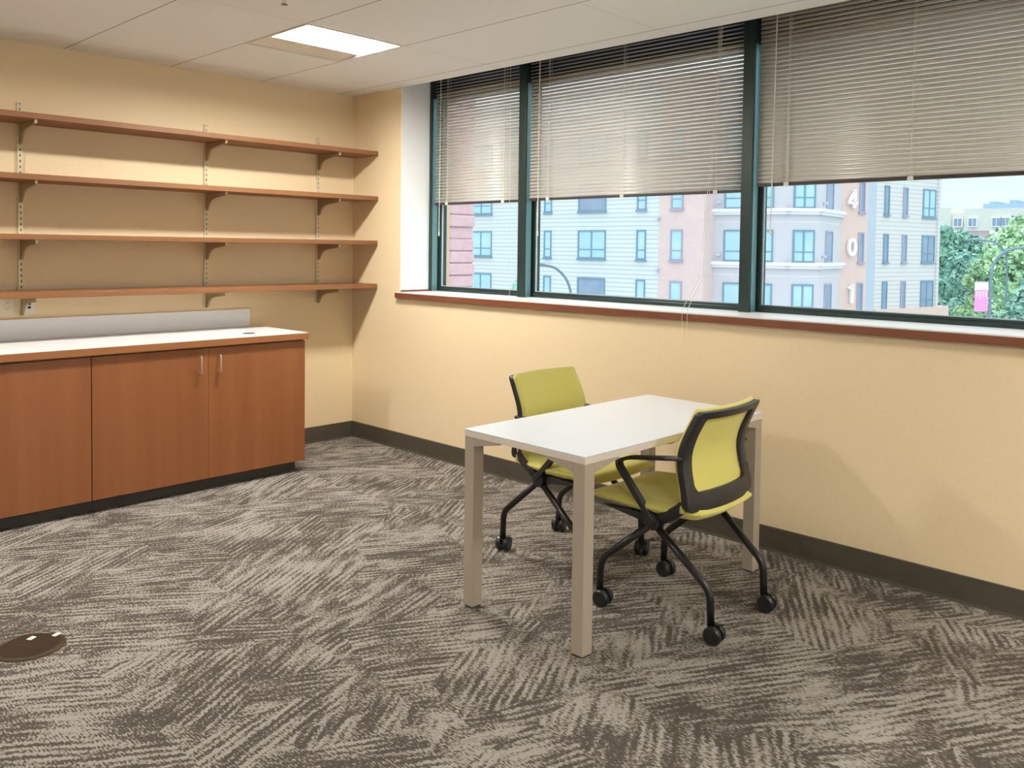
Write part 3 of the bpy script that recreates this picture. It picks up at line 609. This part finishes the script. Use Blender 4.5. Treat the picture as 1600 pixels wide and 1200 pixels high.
def make_chair():
    r = empty('training_chair')
    # backrest upholstery: closed curved slab wrapped over the top
    nz, nw = 22, 16; s = MB(); z0, z1 = 0.445, 0.828; vv = []
    for side, off in ((0, 0.014), (1, -0.002)):
        for i in range(nz+1):
            z = z0+(z1-z0)*i/nz
            for j in range(nw+1):
                w = -1+2*j/nw; edge = 0.004
                if i == nz: edge = 0.010
                if i == nz-1: edge = 0.003
                zz = z
                if side and i == nz: zz = z-0.004
                x, y, zz = bpt(zz, w, off, edge)
                if abs(w) == 1 : x += (-0.004 if side == 0 else 0.002)
                vv.append((x, y, zz))
    a = (nz+1)*(nw+1); ff = []
    idx = lambda sd, i, j: sd*a+i*(nw+1)+j
    for i in range(nz):
        for j in range(nw):
            ff.append((idx(0,i,j), idx(0,i,j+1), idx(0,i+1,j+1), idx(0,i+1,j))); ff.append((idx(1,i,j), idx(1,i+1,j), idx(1,i+1,j+1), idx(1,i,j+1)))
    for i in range(nz):
        for j in (0, nw): ff.append((idx(0,i,j), idx(0,i+1,j), idx(1,i+1,j), idx(1,i,j)))
    for j in range(nw):
        for i in (0, nz): ff.append((idx(0,i,j), idx(0,i,j+1), idx(1,i,j+1), idx(1,i,j)))
    s.add(vv, ff); s.build('backrest', 'fabric', r, smooth=True)
    # back frame: ring behind the fabric
    fr = MB(); zb, zt = 0.450, 0.819
    def loop(inner, off):
        # rounded rectangle walked in (w, z): small radii at the top, larger at the bottom
        if not inner: za, zc, e_, rb, rt_ = zb, zt, 0.0, 0.032, 0.016
        else: za, zc, e_, rb, rt_ = zb+0.066, zt-0.030, 0.048, 0.032, 0.012
        pts = []
        def corner(cx_, cz_, r_, a0): return [(cx_+r_*math.cos(a0+PI/2*k_/6), cz_+r_*math.sin(a0+PI/2*k_/6)) for k_ in range(7)]
        hwb, hwt = smoothtab(BW, za+rb)-e_, smoothtab(BW, zc-rt_)-e_
        pts += corner(hwb-rb, za+rb, rb, -PI/2)
        for k_ in range(1, 16): z = za+rb+(zc-rt_-za-rb)*k_/16; pts.append((smoothtab(BW, z)-e_, z))
        pts += corner(hwt-rt_, zc-rt_, rt_, 0)
        for k_ in range(1, 12): pts.append(((hwt-rt_)*(1-2*k_/12), zc))
        pts += corner(-(hwt-rt_), zc-rt_, rt_, PI/2)
        for k_ in range(1, 16): z = zc-rt_-(zc-rt_-za-rb)*k_/16; pts.append((-(smoothtab(BW, z)-e_), z))
        pts += corner(-(hwb-rb), za+rb, rb, PI)
        for k_ in range(1, 12): pts.append((-(hwb-rb)*(1-2*k_/12), za))
        out = []
        for y, z in pts:
            w = y/smoothtab(BW, z); out.append((smoothtab(BX, z)-0.034*(1-w*w)+off, y, z))
        return out
    o1, i1, o2, i2 = loop(0, 0.002), loop(1, -0.003), loop(0, -0.026), loop(1, -0.020); n_ = len(o1)
    vv = o1+i1+o2+i2; ff = []
    for k_ in range(n_):
        k2 = (k_+1) % n_
        ff += [(k_, k2, n_+k2, n_+k_), (2*n_+k_, 3*n_+k_, 3*n_+k2, 2*n_+k2), (k_, 2*n_+k_, 2*n_+k2, k2), (n_+k_, n_+k2, 3*n_+k2, 3*n_+k_)]
    fr.add(vv, ff); bf = fr.build('back_frame', 'black', r, smooth=True, bevel=0.002)
    # uprights from the frame's lower corners down to the hubs
    for s_ in (-1, 1):
        a_ = MB().tube(smooth_path([(-0.132, s_*0.203, 0.56), (-0.142, s_*0.208, 0.485), (-0.10, s_*0.214, 0.44), (-0.01, s_*0.212, 0.388)], 0.05, 5), 0, 14, flat=(0.021, 0.013, (0, 0.35*s_, 1)))
        a_.build('back_upright', 'black', r, smooth=True)
        # armrest: flat strap forward from the back, folding down to the hub
        arm = MB()
        # strap as a ribbon: width across y, thin normal to its path
        pth = smooth_path([(-0.128, 0, 0.646), (0.112, 0, 0.610), (0.160, 0, 0.580), (-0.012, 0, 0.384)], 0.026, 7)
        L_ = len(pth); vv = []
        for q_, p_ in enumerate(pth):
            d = (pth[min(q_+1, L_-1)]-pth[max(q_-1, 0)]).normalized(); nrm = Vector((d.z, 0, -d.x)); f_ = q_/(L_-1)
            yc = s_*(0.226+0.018*math.sin(PI*min(1, f_*1.35))); hwid = 0.021 if f_ < 0.55 else 0.021-0.008*(f_-0.55)/0.45
            th = 0.0065+0.010*max(0, f_-0.45)
            for a1, b1 in ((-1, -1), (1, -1), (1, 1), (-1, 1)): vv.append((p_.x+nrm.x*b1*th, yc+a1*hwid, p_.z+nrm.z*b1*th))
        ff = [(0, 1, 2, 3), tuple((L_-1)*4+q2 for q2 in (3, 2, 1, 0))]
        for q_ in range(L_-1):
            for e_ in range(4): ff.append((q_*4+e_, q_*4+(e_+1) % 4, q_*4+4+(e_+1) % 4, q_*4+4+e_))
        arm.add(vv, ff); arm.build('armrest', 'black', r, smooth=False, bevel=0.004)
    # seat: upholstered pan, crowned top, bulging underside, rising a little at the rear
    nu, nv = 18, 16; vv = []; u0, u1, hy_ = -0.195, 0.318, 0.236
    for side in (0, 1):
        for i in range(nu+1):
            a1 = -1+2*i/nu
            for j in range(nv+1):
                b1 = -1+2*j/nv
                # squircle mapping keeps a soft corner
                X_ = a1*math.sqrt(1-0.09*b1*b1*a1*a1*abs(b1)); Y_ = b1*math.sqrt(1-0.09*a1*a1*b1*b1*abs(a1))
                x = (u0+u1)/2+(u1-u0)/2*X_; taper = 1-0.17*max(0, -X_)**2-0.03*max(0, X_)
                y = hy_*Y_*taper
                ed_ = max(abs(a1), abs(b1)); roll = max(0.0, (ed_-0.78)/0.22)**2
                topz = 0.462-0.006*(1-b1*b1)-0.030*max(0, X_-0.35)**1.6+0.020*max(0, -X_-0.55)
                botz = 0.404+0.012*b1*b1-0.004*(1-X_*X_)
                mid = 0.55*topz+0.45*botz
                z = (topz-(topz-mid)*roll*0.85) if side == 0 else (botz+(mid-botz)*roll*0.85)
                vv.append((x, y, z))
    a = (nu+1)*(nv+1); ff = []; idx = lambda sd, i, j: sd*a+i*(nv+1)+j
    for i in range(nu):
        for j in range(nv):
            ff.append((idx(0,i,j), idx(0,i,j+1), idx(0,i+1,j+1), idx(0,i+1,j))); ff.append((idx(1,i,j), idx(1,i+1,j), idx(1,i+1,j+1), idx(1,i,j+1)))
        for j in (0, nv): ff.append((idx(0,i,j), idx(0,i+1,j), idx(1,i+1,j), idx(1,i,j)))
    for j in range(nv):
        for i in (0, nu): ff.append((idx(0,i,j), idx(0,i,j+1), idx(1,i,j+1), idx(1,i,j)))
    MB().add(vv, ff).build('seat', 'fabric', r, smooth=True)
    # under-seat structure
    ch = MB()
    for s_ in (-1, 1):
        ch.prism([(-0.03, 0.362), (0.03, 0.362), (0.065, 0.376), (0.19, 0.392), (0.24, 0.400), (0.10, 0.406), (0.03, 0.404), (-0.03, 0.402)], 'xz', s_*0.200-0.012, s_*0.200+0.012)
    ch.tube([(0.0, -0.20, 0.384), (0.0, 0.20, 0.384)], 0.014, 12); ch.tube([(0.12, -0.20, 0.392), (0.12, 0.20, 0.392)], 0.010, 12)
    ch.build('seat_support', 'black', r, bevel=0.002)
    for s_ in (-1, 1):
        MB().lathe([(0.016, -0.022), (0.032, -0.018), (0.032, 0.016), (0.016, 0.020)], 20, (0, s_*0.212, 0.386), 'y').build('hub', 'black', r, smooth=False, bevel=0.002)
    casters = []
    for fx_, s_, ang in ((-1, -1, 0.15), (-1, 1, 0.12), (1, -1, -0.1), (1, 1, 0.2)):
        kx = 0.240*fx_; ky = s_*(0.196 if fx_ < 0 else 0.222)
        pth = smooth_path([(0.0, s_*0.212, 0.380), (kx*0.98, ky, 0.185), (kx, ky, 0.062)], 0.038, 7)
        MB().tube(pth, 0.0142, 14).build('leg', 'blackm', r, smooth=True)
        c = empty('caster', (kx, ky, 0)); c.parent = r; c.rotation_euler = (0, 0, ang)
        hb = MB().lathe([(0.011, 0.052), (0.011, 0.066)], 14); hb.box(-0.030, 0.004, -0.006, 0.006, 0.030, 0.056); hb.build('caster_housing', 'wheel', c, bevel=0.003)
        for q_ in (-1, 1):
            MB().lathe([(0.012, q_*0.007), (0.031, q_*0.0075), (0.0335, q_*0.011), (0.0335, q_*0.025), (0.029, q_*0.031), (0.012, q_*0.0315)], 28, (-0.014, 0, 0.0337), 'y').build('wheel', 'wheel', c, smooth=False)
        if (fx_, s_) == (-1, 1): MB().prism([(-0.018, 0.064), (-0.052, 0.078), (-0.053, 0.082), (-0.018, 0.070)], 'xz', -0.006, 0.006).build('brake_lever', 'wheel', c)
        casters.append(c)
    return r
ch1 = make_chair()
ch1.location = (3.383, -0.835, 0); ch1.rotation_euler = (0, 0, PI)
tag(ch1, 'lime green chair at the table, its black-framed back towards the camera', 'chair', 'lime chairs drawn up to the white table')
ch2 = copy_tree(ch1); ch2.location = (2.700, -0.712, 0); ch2.rotation_euler = (0, 0, 0)
tag(ch2, 'lime green task chair on the far side of the table facing the camera', 'chair', 'lime chairs drawn up to the white table')
for c in ch2.children:
    if c.name.startswith('caster'): c.rotation_euler = (0, 0, c.rotation_euler[2]-1.35)
#EXTERIOR
# ------------------------------------------------------------------ outside
GZ = -9.0
struct(MB().box(-170, 120, 60, 330, GZ-0.3, GZ-0.02).build('ground_lawn', 'lawn'))
struct(MB().box(-120, 90, 0.6, 60, GZ-0.3, GZ).build('ground_pavement', 'paving'))  # near ground out of view, made pale to bounce daylight onto the ceiling
struct(MB().box(-70, 60, 120, 165, GZ-0.02, GZ).build('street_road', 'asphalt'))

# apartment building across the street (footprint runs along these corners)
ap = empty('apartment_building', (-25, 42, GZ)); tag(ap, 'pale multi-storey apartment block across the street with white numerals 401 on pink stucco', 'building')
AO = (-25, 42, GZ)
def seg_prism(name, mat, p, q, z0, z1, depth=0.5, out=0.0, parent=ap, org=AO, bevel=0):
    p = Vector((*p, 0)); q = Vector((*q, 0)); d = (q-p).normalized(); n = Vector((d.y, -d.x, 0))   # n faces the viewer
    mb = MB().obox(p+n*out+Vector((0, 0, z0)), q-p, -n*depth, Vector((0, 0, z1-z0)))
    return mb.build(name, mat, parent, off=org, bevel=bevel)
TOP = 11.6
P = {'a': (-60, 39), 'b': (-23.9, 39), 'c': (-20.8, 39), 'd': (-20.8, 40), 'e': (-16.7, 41), 'f': (-15.5, 42.3), 'g': (-16.1, 46.6), 'h': (-15.2, 48.3), 'i': (-15.6, 50.7), 'j': (-14.1, 58)}
seg_prism('siding_wall', 'siding', P['a'], P['b'], GZ, TOP)
seg_prism('pink_wall', 'pink', P['b'], P['c'], GZ, TOP)
MB().box(-20.85, -20.75, 39.02, 40.3, GZ, TOP).build('pink_return', 'pink', ap, off=AO)
tw = MB().prism([P['d'], P['e'], P['f'], P['g'], (-20.8, 46.6)], 'xy', GZ, TOP); tw.build('corner_tower', 'greyst', ap, off=AO)
seg_prism('pink_wall', 'orange', P['g'], P['h'], GZ, TOP)
seg_prism('return_panel', 'grey_side', P['h'], P['i'], GZ, TOP, 0.3)
seg_prism('siding_wall', 'siding_warm', P['i'], P['j'], -2.15, TOP)
seg_prism('base_wall', 'orange', P['i'], (-13.85, 59.1), GZ, -2.15, 0.6, 0.12)
MB().box(-60, -14.1, 57.5, 58, GZ, TOP).build('rear_wall', 'siding_warm', ap, off=AO)
MB().box(-60, -59.6, 39.5, 57.5, GZ, TOP).build('end_wall', 'siding', ap, off=AO)
MB().prism([(-60, 39.5), (-23.9, 39.5), (-20.9, 39.6), (-20.9, 46.8), (-16.3, 46.9), (-15.7, 51), (-14.6, 57.4), (-60, 57.4)], 'xy', TOP-0.4, TOP-0.1).build('roof', 'roof', ap, off=AO)
for zc in (0.48, 3.50, 6.52, -2.54):
    mb = MB()
    for (p, q) in ((P['d'], P['e']), (P['e'], P['f']), (P['f'], P['g'])):
        p3 = Vector((*p, 0)); q3 = Vector((*q, 0)); d = (q3-p3).normalized(); n = Vector((d.y, -d.x, 0))
        mb.obox(p3+n*0.16-d*0.12+Vector((0, 0, zc)), (q3-p3)+d*0.24, -n*0.16, (0, 0, 0.16)); mb.obox(p3+n*0.26-d*0.2+Vector((0, 0, zc+0.16)), (q3-p3)+d*0.4, -n*0.26, (0, 0, 0.18))
    mb.build('cornice', 'cornice', ap, off=AO)
def bwin(p, q, u0, u1, z0, z1, fm='wframe', pm='wpane', split=1, rail=True, blind_=True):
    p3 = Vector((*p, 0)); q3 = Vector((*q, 0)); d = (q3-p3).normalized(); n = Vector((d.y, -d.x, 0)); Z = Vector((0, 0, 1)); f = 0.07
    def bar(a0, a1, b0, b1, o0, o1): return (p3+d*a0+n*o1+Z*b0, d*(a1-a0), -n*(o1-o0), Z*(b1-b0))
    mb = MB()
    for a in ((u0, u0+f*1.4, z0, z1), (u1-f, u1, z0, z1), (u0+f*1.4, u1-f, z1-f*1.3, z1), (u0+f*1.4, u1-f, z0, z0+f), (u0-0.06, u1+0.06, z0-0.10, z0)): mb.obox(*bar(*a, 0.0, 0.06 if a[3] != z0 else 0.12))
    for k2 in range(1, split): uu = u0+(u1-u0)*k2/split; mb.obox(*bar(uu-0.05, uu+0.05, z0+f, z1-f*1.3, 0.0, 0.05))
    if rail: zz = z0+(z1-z0)*0.32; mb.obox(*bar(u0+f, u1-f, zz-0.03, zz+0.03, 0.0, 0.045))
    w = mb.build('window', fm, ap, off=AO)
    mb = MB().obox(*bar(u0+f*1.4, u1-f, z0+f, z1-f*1.3, 0.0, 0.02)); mb.build('pane', pm, w, off=AO)
for r_, (z0, z1) in enumerate(((-2.25, -0.38), (0.84, 2.64), (3.85, 5.70), (6.87, 8.70))):
    for c_, (u0, u1, s_) in enumerate(((12.4, 14.6, 2), (19.75, 21.95, 2), (26.95, 27.6, 1), (29.9, 32.15, 2), (34.52, 35.2, 1))):
        dk = (r_, c_) in ((0, 3), (2, 3)); bwin(P['a'], P['b'], u0, u1, z0, z1, pm='wpane_d' if dk else 'wpane', split=1 if dk else s_, rail=not dk)
    bwin(P['b'], P['c'], 0.85, 1.68, z0, z1, 'wframe_m', 'wpane')
    bwin(P['d'], P['e'], 0.62, 1.75, z0, z1, 'wframe', 'wpane', 1); bwin(P['d'], P['e'], 2.2, 3.42, z0, z1, 'wframe', 'wpane', 1)
    bwin(P['e'], P['f'], 0.28, 1.52, z0, z1, 'wframe', 'wpane', 2)
    bwin(P['f'], P['g'], 1.2, 2.6, z0, z1, 'wframe_m', 'wpane_d', 1, False)
    bwin(P['g'], P['h'], 1.28, 1.70, z0, z1, 'wframe_m', 'wpane_d', 1, False)
    bwin(P['i'], P['j'], 0.82, 1.36, z0, z1, 'wframe', 'wpane_d', 1, False); bwin(P['i'], P['j'], 2.9, 3.45, z0, z1, 'wframe_m', 'wpane_d', 1, False)
    bwin(P['i'], P['j'], 5.22, 6.75, z0, z1, 'wframe', 'wpane_d' if r_ < 2 else 'wpane', 2)
# raised numerals, one part each
def strip(path, w_, closed=False):
    # flat stroked outline in (a, b) -> quads
    out = []; n = len(path)
    for i, p in enumerate(path):
        a = Vector(path[(i-1) % n] if (closed or i) else p); c2 = Vector(path[(i+1) % n] if (closed or i < n-1) else p); d = (c2-a).normalized(); nn = Vector((-d.y, d.x))*w_/2; out.append((Vector(p)+nn, Vector(p)-nn))
    return out
def numeral(kind, u, z):
    p3 = Vector((*P['g'], 0)); q3 = Vector((*P['h'], 0)); d = (q3-p3).normalized(); n = Vector((d.y, -d.x, 0)); Z = Vector((0, 0, 1)); mb = MB()
    def stroke(path, w_, closed=False):
        s = strip(path, w_, closed); m_ = len(s); vv = []
        for o_ in (0.05, 0.24):
            for (l_, r2) in s: vv.append(p3+d*(u+l_.x)+Z*(z+l_.y)+n*o_); vv.append(p3+d*(u+r2.x)+Z*(z+r2.y)+n*o_)
        ff = []; h_ = 2*m_
        for i in range(m_ if closed else m_-1):
            j = (i+1) % m_; a, b2, c2, d2 = 2*i, 2*i+1, 2*j+1, 2*j
            ff += [(a, b2, c2, d2), (h_+a, h_+d2, h_+c2, h_+b2), (a, d2, h_+d2, h_+a), (b2, h_+b2, h_+c2, c2)]
        if not closed: ff += [(0, h_, h_+1, 1), (2*m_-2, 2*m_-1, h_+2*m_-1, h_+2*m_-2)]
        mb.add(vv, ff)
    if kind == '0': stroke([(0.30+0.22*math.cos(t_*PI/14), 0.55+0.46*math.sin(t_*PI/14)) for t_ in range(28)], 0.17, True)
    elif kind == '1': stroke([(0.34, 0.0), (0.34, 1.1)], 0.17); stroke([(0.12, 0.88), (0.36, 1.02)], 0.14)
    else: stroke([(0.42, 0.0), (0.42, 1.1)], 0.17); stroke([(0.44, 1.02), (0.06, 0.34)], 0.15); stroke([(0.0, 0.30), (0.62, 0.30)], 0.15)
    mb.build('numeral', 'digit', ap, off=AO)
numeral('4', 0.38, 4.08); numeral('0', 0.42, 1.2); numeral('1', 0.45, -1.6)
for (p, q, u, z) in ((P['a'], P['b'], 36.0, 3.25), (P['a'], P['b'], 36.0, 0.2), (P['d'], P['e'], 0.25, 4.15), (P['d'], P['e'], 0.25, 1.12), (P['f'], P['g'], 0.6, 4.1), (P['f'], P['g'], 0.6, 1.1)):
    p3 = Vector((*p, 0)); q3 = Vector((*q, 0)); d = (q3-p3).normalized(); n = Vector((d.y, -d.x, 0))
    MB().obox(p3+d*u+n*0.22+Vector((0, 0, z)), d*0.22, -n*0.2, (0, 0, 0.14)).build('wall_lamp', 'digit_side', ap, off=AO, bevel=0.03)

# split-face block pier just outside the first window
pr_ = empty('block_pier', (-6.7, 6.9, GZ)); tag(pr_, 'pink split-face block pier outside the narrow first window', 'wall')
mb = MB(); z = GZ; row = 0; rr = random.Random(3)
while z < 8:
    hgt = 0.22; xs_ = [-9.0, -8.2, -7.3, -6.83, -6.30] if row % 2 else [-9.0, -7.9, -7.15, -6.66, -6.30]
    for a, b2 in zip(xs_, xs_[1:]):
        j_ = rr.uniform(0, 0.05); e_ = rr.uniform(-0.03, 0.03) if b2 == -6.30 else 0
        mb.box(a+0.008, b2-0.008+e_, 6.55-j_, 7.2, z+0.008, z+hgt-0.006)
    z += hgt; row += 1
mb.build('blocks', 'block', pr_, off=(-6.7, 6.9, GZ), bevel=0.02)
MB().box(-8.98, -6.34, 6.60, 7.18, GZ, 8).build('mortar', 'mortar', pr_, off=(-6.7, 6.9, GZ))

# street lamps
def lamp(name, pts, r_, base, label, head=True, banner=None):
    b0 = Vector(base); o = empty(name, b0); tag(o, label, 'street lamp', 'arched street lamps outside')
    MB().tube(smooth_path([b0]+[Vector(p) for p in pts], 0.4, 4), r_, 10).build('pole', 'lampm', o, off=b0, smooth=True)
    MB().lathe([(r_*3.0, 0), (r_*3.0, 0.3), (r_*1.6, 0.5)], 12).build('base', 'lampm', o)
    a, b2 = Vector(pts[-2]), Vector(pts[-1]); d = (b2-a).normalized(); s = Vector((-d.y, d.x, 0))
    hd = MB(); e_ = b2+d*0.55
    vv = []
    for t_, wdt, hh in ((-0.05, 0.05, 0.05), (0.1, 0.12, 0.08), (0.4, 0.15, 0.08), (0.6, 0.06, 0.03)):
        c_ = b2+d*t_
        for k2 in range(8): an = 2*PI*k2/8; vv.append(c_+s*wdt*math.cos(an)+Vector((0, 0, hh*math.sin(an))))
    ff = [(i*8+k2, i*8+(k2+1) % 8, (i+1)*8+(k2+1) % 8, (i+1)*8+k2) for i in range(3) for k2 in range(8)]+[tuple(range(7, -1, -1)), tuple(range(24, 32))]
    hd.add(vv, ff); hd.build('lamp_head', 'lampm', o, off=b0, smooth=True)
    return o
lamp('street_lamp', [(-17.32, 23.18, -0.5), (-17.44, 23.09, 0.05), (-17.60, 22.95, 0.36), (-17.78, 22.79, 0.58), (-17.95, 22.63, 0.69), (-18.18, 22.41, 0.74)], 0.055, (-17.28, 23.2, GZ), 'arched street lamp in front of the pale siding, seen in the middle window')
l2 = lamp('street_lamp', [(-5.82, 38.43, -1.51), (-5.82, 38.45, 0.3), (-5.80, 38.52, 0.8), (-5.69, 38.66, 1.2), (-5.46, 38.9, 1.52), (-5.17, 39.18, 1.68), (-4.81, 39.54, 1.73), (-4.3, 40.0, 1.70)], 0.06, (-5.82, 38.43, GZ), 'arched street lamp at the right edge whose pole carries a pink banner')
lamp('street_lamp', [(-10.0, 58.06, -0.32), (-10.05, 58.09, 1.12), (-10.16, 58.01, 1.62), (-10.41, 57.79, 2.03), (-10.77, 57.45, 2.27), (-11.28, 56.96, 2.34), (-11.7, 56.6, 2.33)], 0.06, (-9.98, 58.06, GZ), 'distant arched street lamp curving left before the green trees')
# banner: hangs on the pole but is its own thing
bo = Vector((-6.10, 38.16, -1.15)); bn = empty('street_banner', bo); tag(bn, 'pink and white vertical banner hanging beside the lamp pole at right', 'banner')
d = Vector((0.43, 0.40, 0)).normalized()*0.29; n_ = Vector((d.y, -d.x, 0)).normalized()*0.012
MB().obox(bo-d-n_, 2*d, 2*n_, (0, 0, 0.98)).build('pink_cloth', 'banner_p', bn, off=bo)
MB().obox(bo-d-n_+Vector((0, 0, 0.98)), 2*d, 2*n_, (0, 0, 0.36)).build('white_cloth', 'banner_w', bn, off=bo)
nf = Vector((d.y, -d.x, 0)).normalized()
lt = MB()
for k2, (u, l_) in enumerate(((-0.72, 0.24), (-0.25, 0.38), (0.25, 0.26), (0.72, 0.26))): lt.obox(bo+d*(u-0.12)+nf*0.016+Vector((0, 0, 0.92-l_)), d*0.24, -nf*0.004, (0, 0, l_))
lt.build('lettering', 'banner_l', bn, off=bo)
mb = MB()
for z in (0.0, 1.34): mb.tube([bo-d*1.02+Vector((0, 0, z)), bo+d*0.98+Vector((0, 0, z))], 0.02, 8)
mb.build('banner_arm', 'lampm', bn, off=bo)

# trees: trunk with limbs and a crown of many leaves
def tree(name, x, y, h, rad, mat, label, n=2600, seed=1, group='trees along the street', crown_h=None, leafs=0.34):
    rg = random.Random(seed); o = empty(name, (x, y, GZ)); tag(o, label, 'tree', group)
    tr = MB(); tr.tube([(0, 0, 0), (0.05, 0.02, h*0.3), (-0.04, 0.05, h*0.6), (0, 0, h*0.68)], 0.14*rad/2.4, 8)
    ch_ = crown_h or h*0.62
    blobs = []
    for k2 in range(16):
        a = rg.uniform(0, 2*PI); t_ = rg.uniform(0.0, 1.0); rr_ = rad*(0.62*math.sqrt(rg.random()))*(1-0.5*t_*t_)
        c_ = Vector((rr_*math.cos(a), rr_*math.sin(a), 0)); br0 = rad*rg.uniform(0.30, 0.48)*(1-0.35*t_); c_.z = h-ch_+br0+(ch_-2*br0)*t_; blobs.append((c_, br0))
        if k2 < 7: tr.tube([(0, 0, h*0.35+0.25*h*t_), c_*0.6+Vector((0, 0, h*0.2)), c_], 0.05*rad/2.4, 6)
    tr.build('trunk', 'bark', o, smooth=True)
    lf = MB()
    for k2 in range(n):
        c_, br_ = blobs[rg.randrange(len(blobs))]
        v = Vector((rg.gauss(0, 1), rg.gauss(0, 1), rg.gauss(0, 1))).normalized(); q = c_+v*br_*rg.uniform(0.72, 1.12)
        nn = (v+Vector((rg.gauss(0, .5), rg.gauss(0, .5), rg.gauss(0, .5)))).normalized(); a = nn.orthogonal().normalized(); b2 = nn.cross(a); s = leafs*rg.uniform(0.6, 1.25); an = rg.uniform(0, PI)
        a, b2 = a*math.cos(an)+b2*math.sin(an), b2*math.cos(an)-a*math.sin(an)
        lf.add([q-a*s*0.5, q-b2*s*0.28+nn*0.03, q+a*s*0.5, q+b2*s*0.28+nn*0.03], [(0, 1, 2, 3)])
    me = lf.build('foliage', mat, o)
    return o
tree('street_tree', -17.4, 16.2, 9.5, 0.8, 'leaf3', 'small pale green treetop just right of the pink block pier', 800, 11, leafs=0.22)
tree('street_tree', -15.6, 18.2, 9.6, 1.2, 'leaf3', 'pale green treetop before the lowest window seen through the first pane', 1500, 12, leafs=0.24)
tree('street_tree', -14.6, 21.4, 9.5, 1.1, 'leaf3', 'pale green treetop left of the arched lamp in the middle window', 1300, 13, leafs=0.24)
tree('street_tree', -20.6, 83.5, 13.9, 3.8, 'leaf1', 'tall blue-green tree beside the end of the apartment block', 5600, 14, leafs=0.6)
tree('street_tree', -15.8, 69.5, 10.6, 2.6, 'leaf3', 'lower light teal tree in front of the tall blue-green tree', 3800, 15, leafs=0.46)
tree('street_tree', -14.0, 77.7, 14.5, 5.2, 'leaf2', 'tall yellow-green tree at the right end of the view', 6000, 16, leafs=0.55)
tree('street_tree', -12.6, 62.5, 10.0, 1.9, 'leaf2', 'low light green tree just behind the banner', 2600, 17, leafs=0.42)
tree('street_tree', -25.5, 101, 9.6, 3.4, 'leaf3', 'low pale green tree far behind, above the parked cars', 3600, 18, leafs=0.6)
tree('street_tree', -6.4, 50.0, 9.4, 2.9, 'leaf1', 'dense teal tree low at the right edge behind the banner pole', 4200, 19, leafs=0.42)
# distant buildings
fb = empty('distant_building', (-48, 175, GZ)); tag(fb, 'far cream building with stepped roof and white-framed windows above the trees', 'building'); FO = (-48, 175, GZ)
MB().box(-56, -47.3, 170, 182, 4.8, 10.2).build('stepped_wall', 'cream_b', fb, off=FO)
MB().box(-47.3, -45.0, 170.3, 182, 4.8, 9.1).build('stepped_wall', 'cream_b', fb, off=FO)
MB().box(-45.0, -25.0, 170, 182, 5.8, 9.9).build('upper_wall', 'cream_b', fb, off=FO)
MB().box(-56, -40.6, 170.05, 182, GZ, 4.8).build('brick_wall', 'brick_b', fb, off=FO); MB().box(-45.0, -40.6, 170.1, 182, 4.8, 5.8).build('brick_wall', 'brick_b', fb, off=FO)
MB().box(-40.6, -25, 169.8, 182, GZ, 5.8).build('white_wall', 'white_b', fb, off=FO)
mb = MB().box(-42.6, -25, 173, 180, 9.9, 10.9); mb.box(-41.6, -40.4, 173, 180, 10.9, 11.3); mb.box(-38.2, -37.2, 173, 180, 10.9, 11.5); mb.build('roof_plant', 'blue_b', fb, off=FO)
for x0 in (-46.6, -44.1, -40.1, -38.6):
    w = MB().box(x0-0.15, x0+1.45, 169.65, 170, 6.5, 8.3).build('window', 'white_b', fb, off=FO)
    mb = MB(); mb.box(x0, x0+0.58, 169.6, 169.66, 6.7, 8.1); mb.box(x0+0.72, x0+1.3, 169.6, 169.66, 6.7, 8.1); mb.build('pane', 'wpane_d', w, off=FO)
# parked cars
def car(x, y, rz, mat, label):
    o = empty('parked_car', (x, y, GZ+0.0), rz); tag(o, label, 'car', 'cars parked down the street')
    MB().prism([(-2.2, 0.35), (2.2, 0.35), (2.25, 0.75), (1.2, 0.95), (-2.1, 1.0), (-2.25, 0.8)], 'xz', -0.88, 0.88).build('body', mat, o, bevel=0.08)
    MB().prism([(-1.9, 0.97), (1.15, 0.93), (0.5, 1.42), (-1.3, 1.45)], 'xz', -0.76, 0.76).build('cabin', 'carg', o, bevel=0.06)
    MB().prism([(-1.3, 1.40), (0.5, 1.38), (0.42, 1.47), (-1.2, 1.49)], 'xz', -0.72, 0.72).build('roof', mat, o, bevel=0.03)
    for wx in (-1.4, 1.4):
        for wy in (-0.8, 0.8): MB().lathe([(0.2, -0.1), (0.33, -0.1), (0.33, 0.1), (0.2, 0.1)], 16, (wx, wy, 0.33), 'y').build('wheel', 'carg', o)
car(-44.6, 158, 0.3, 'carw', 'white car parked beside the base of the apartment block'); car(-41.0, 154, 0.3, 'carb', 'blue car parked just right of the white car')
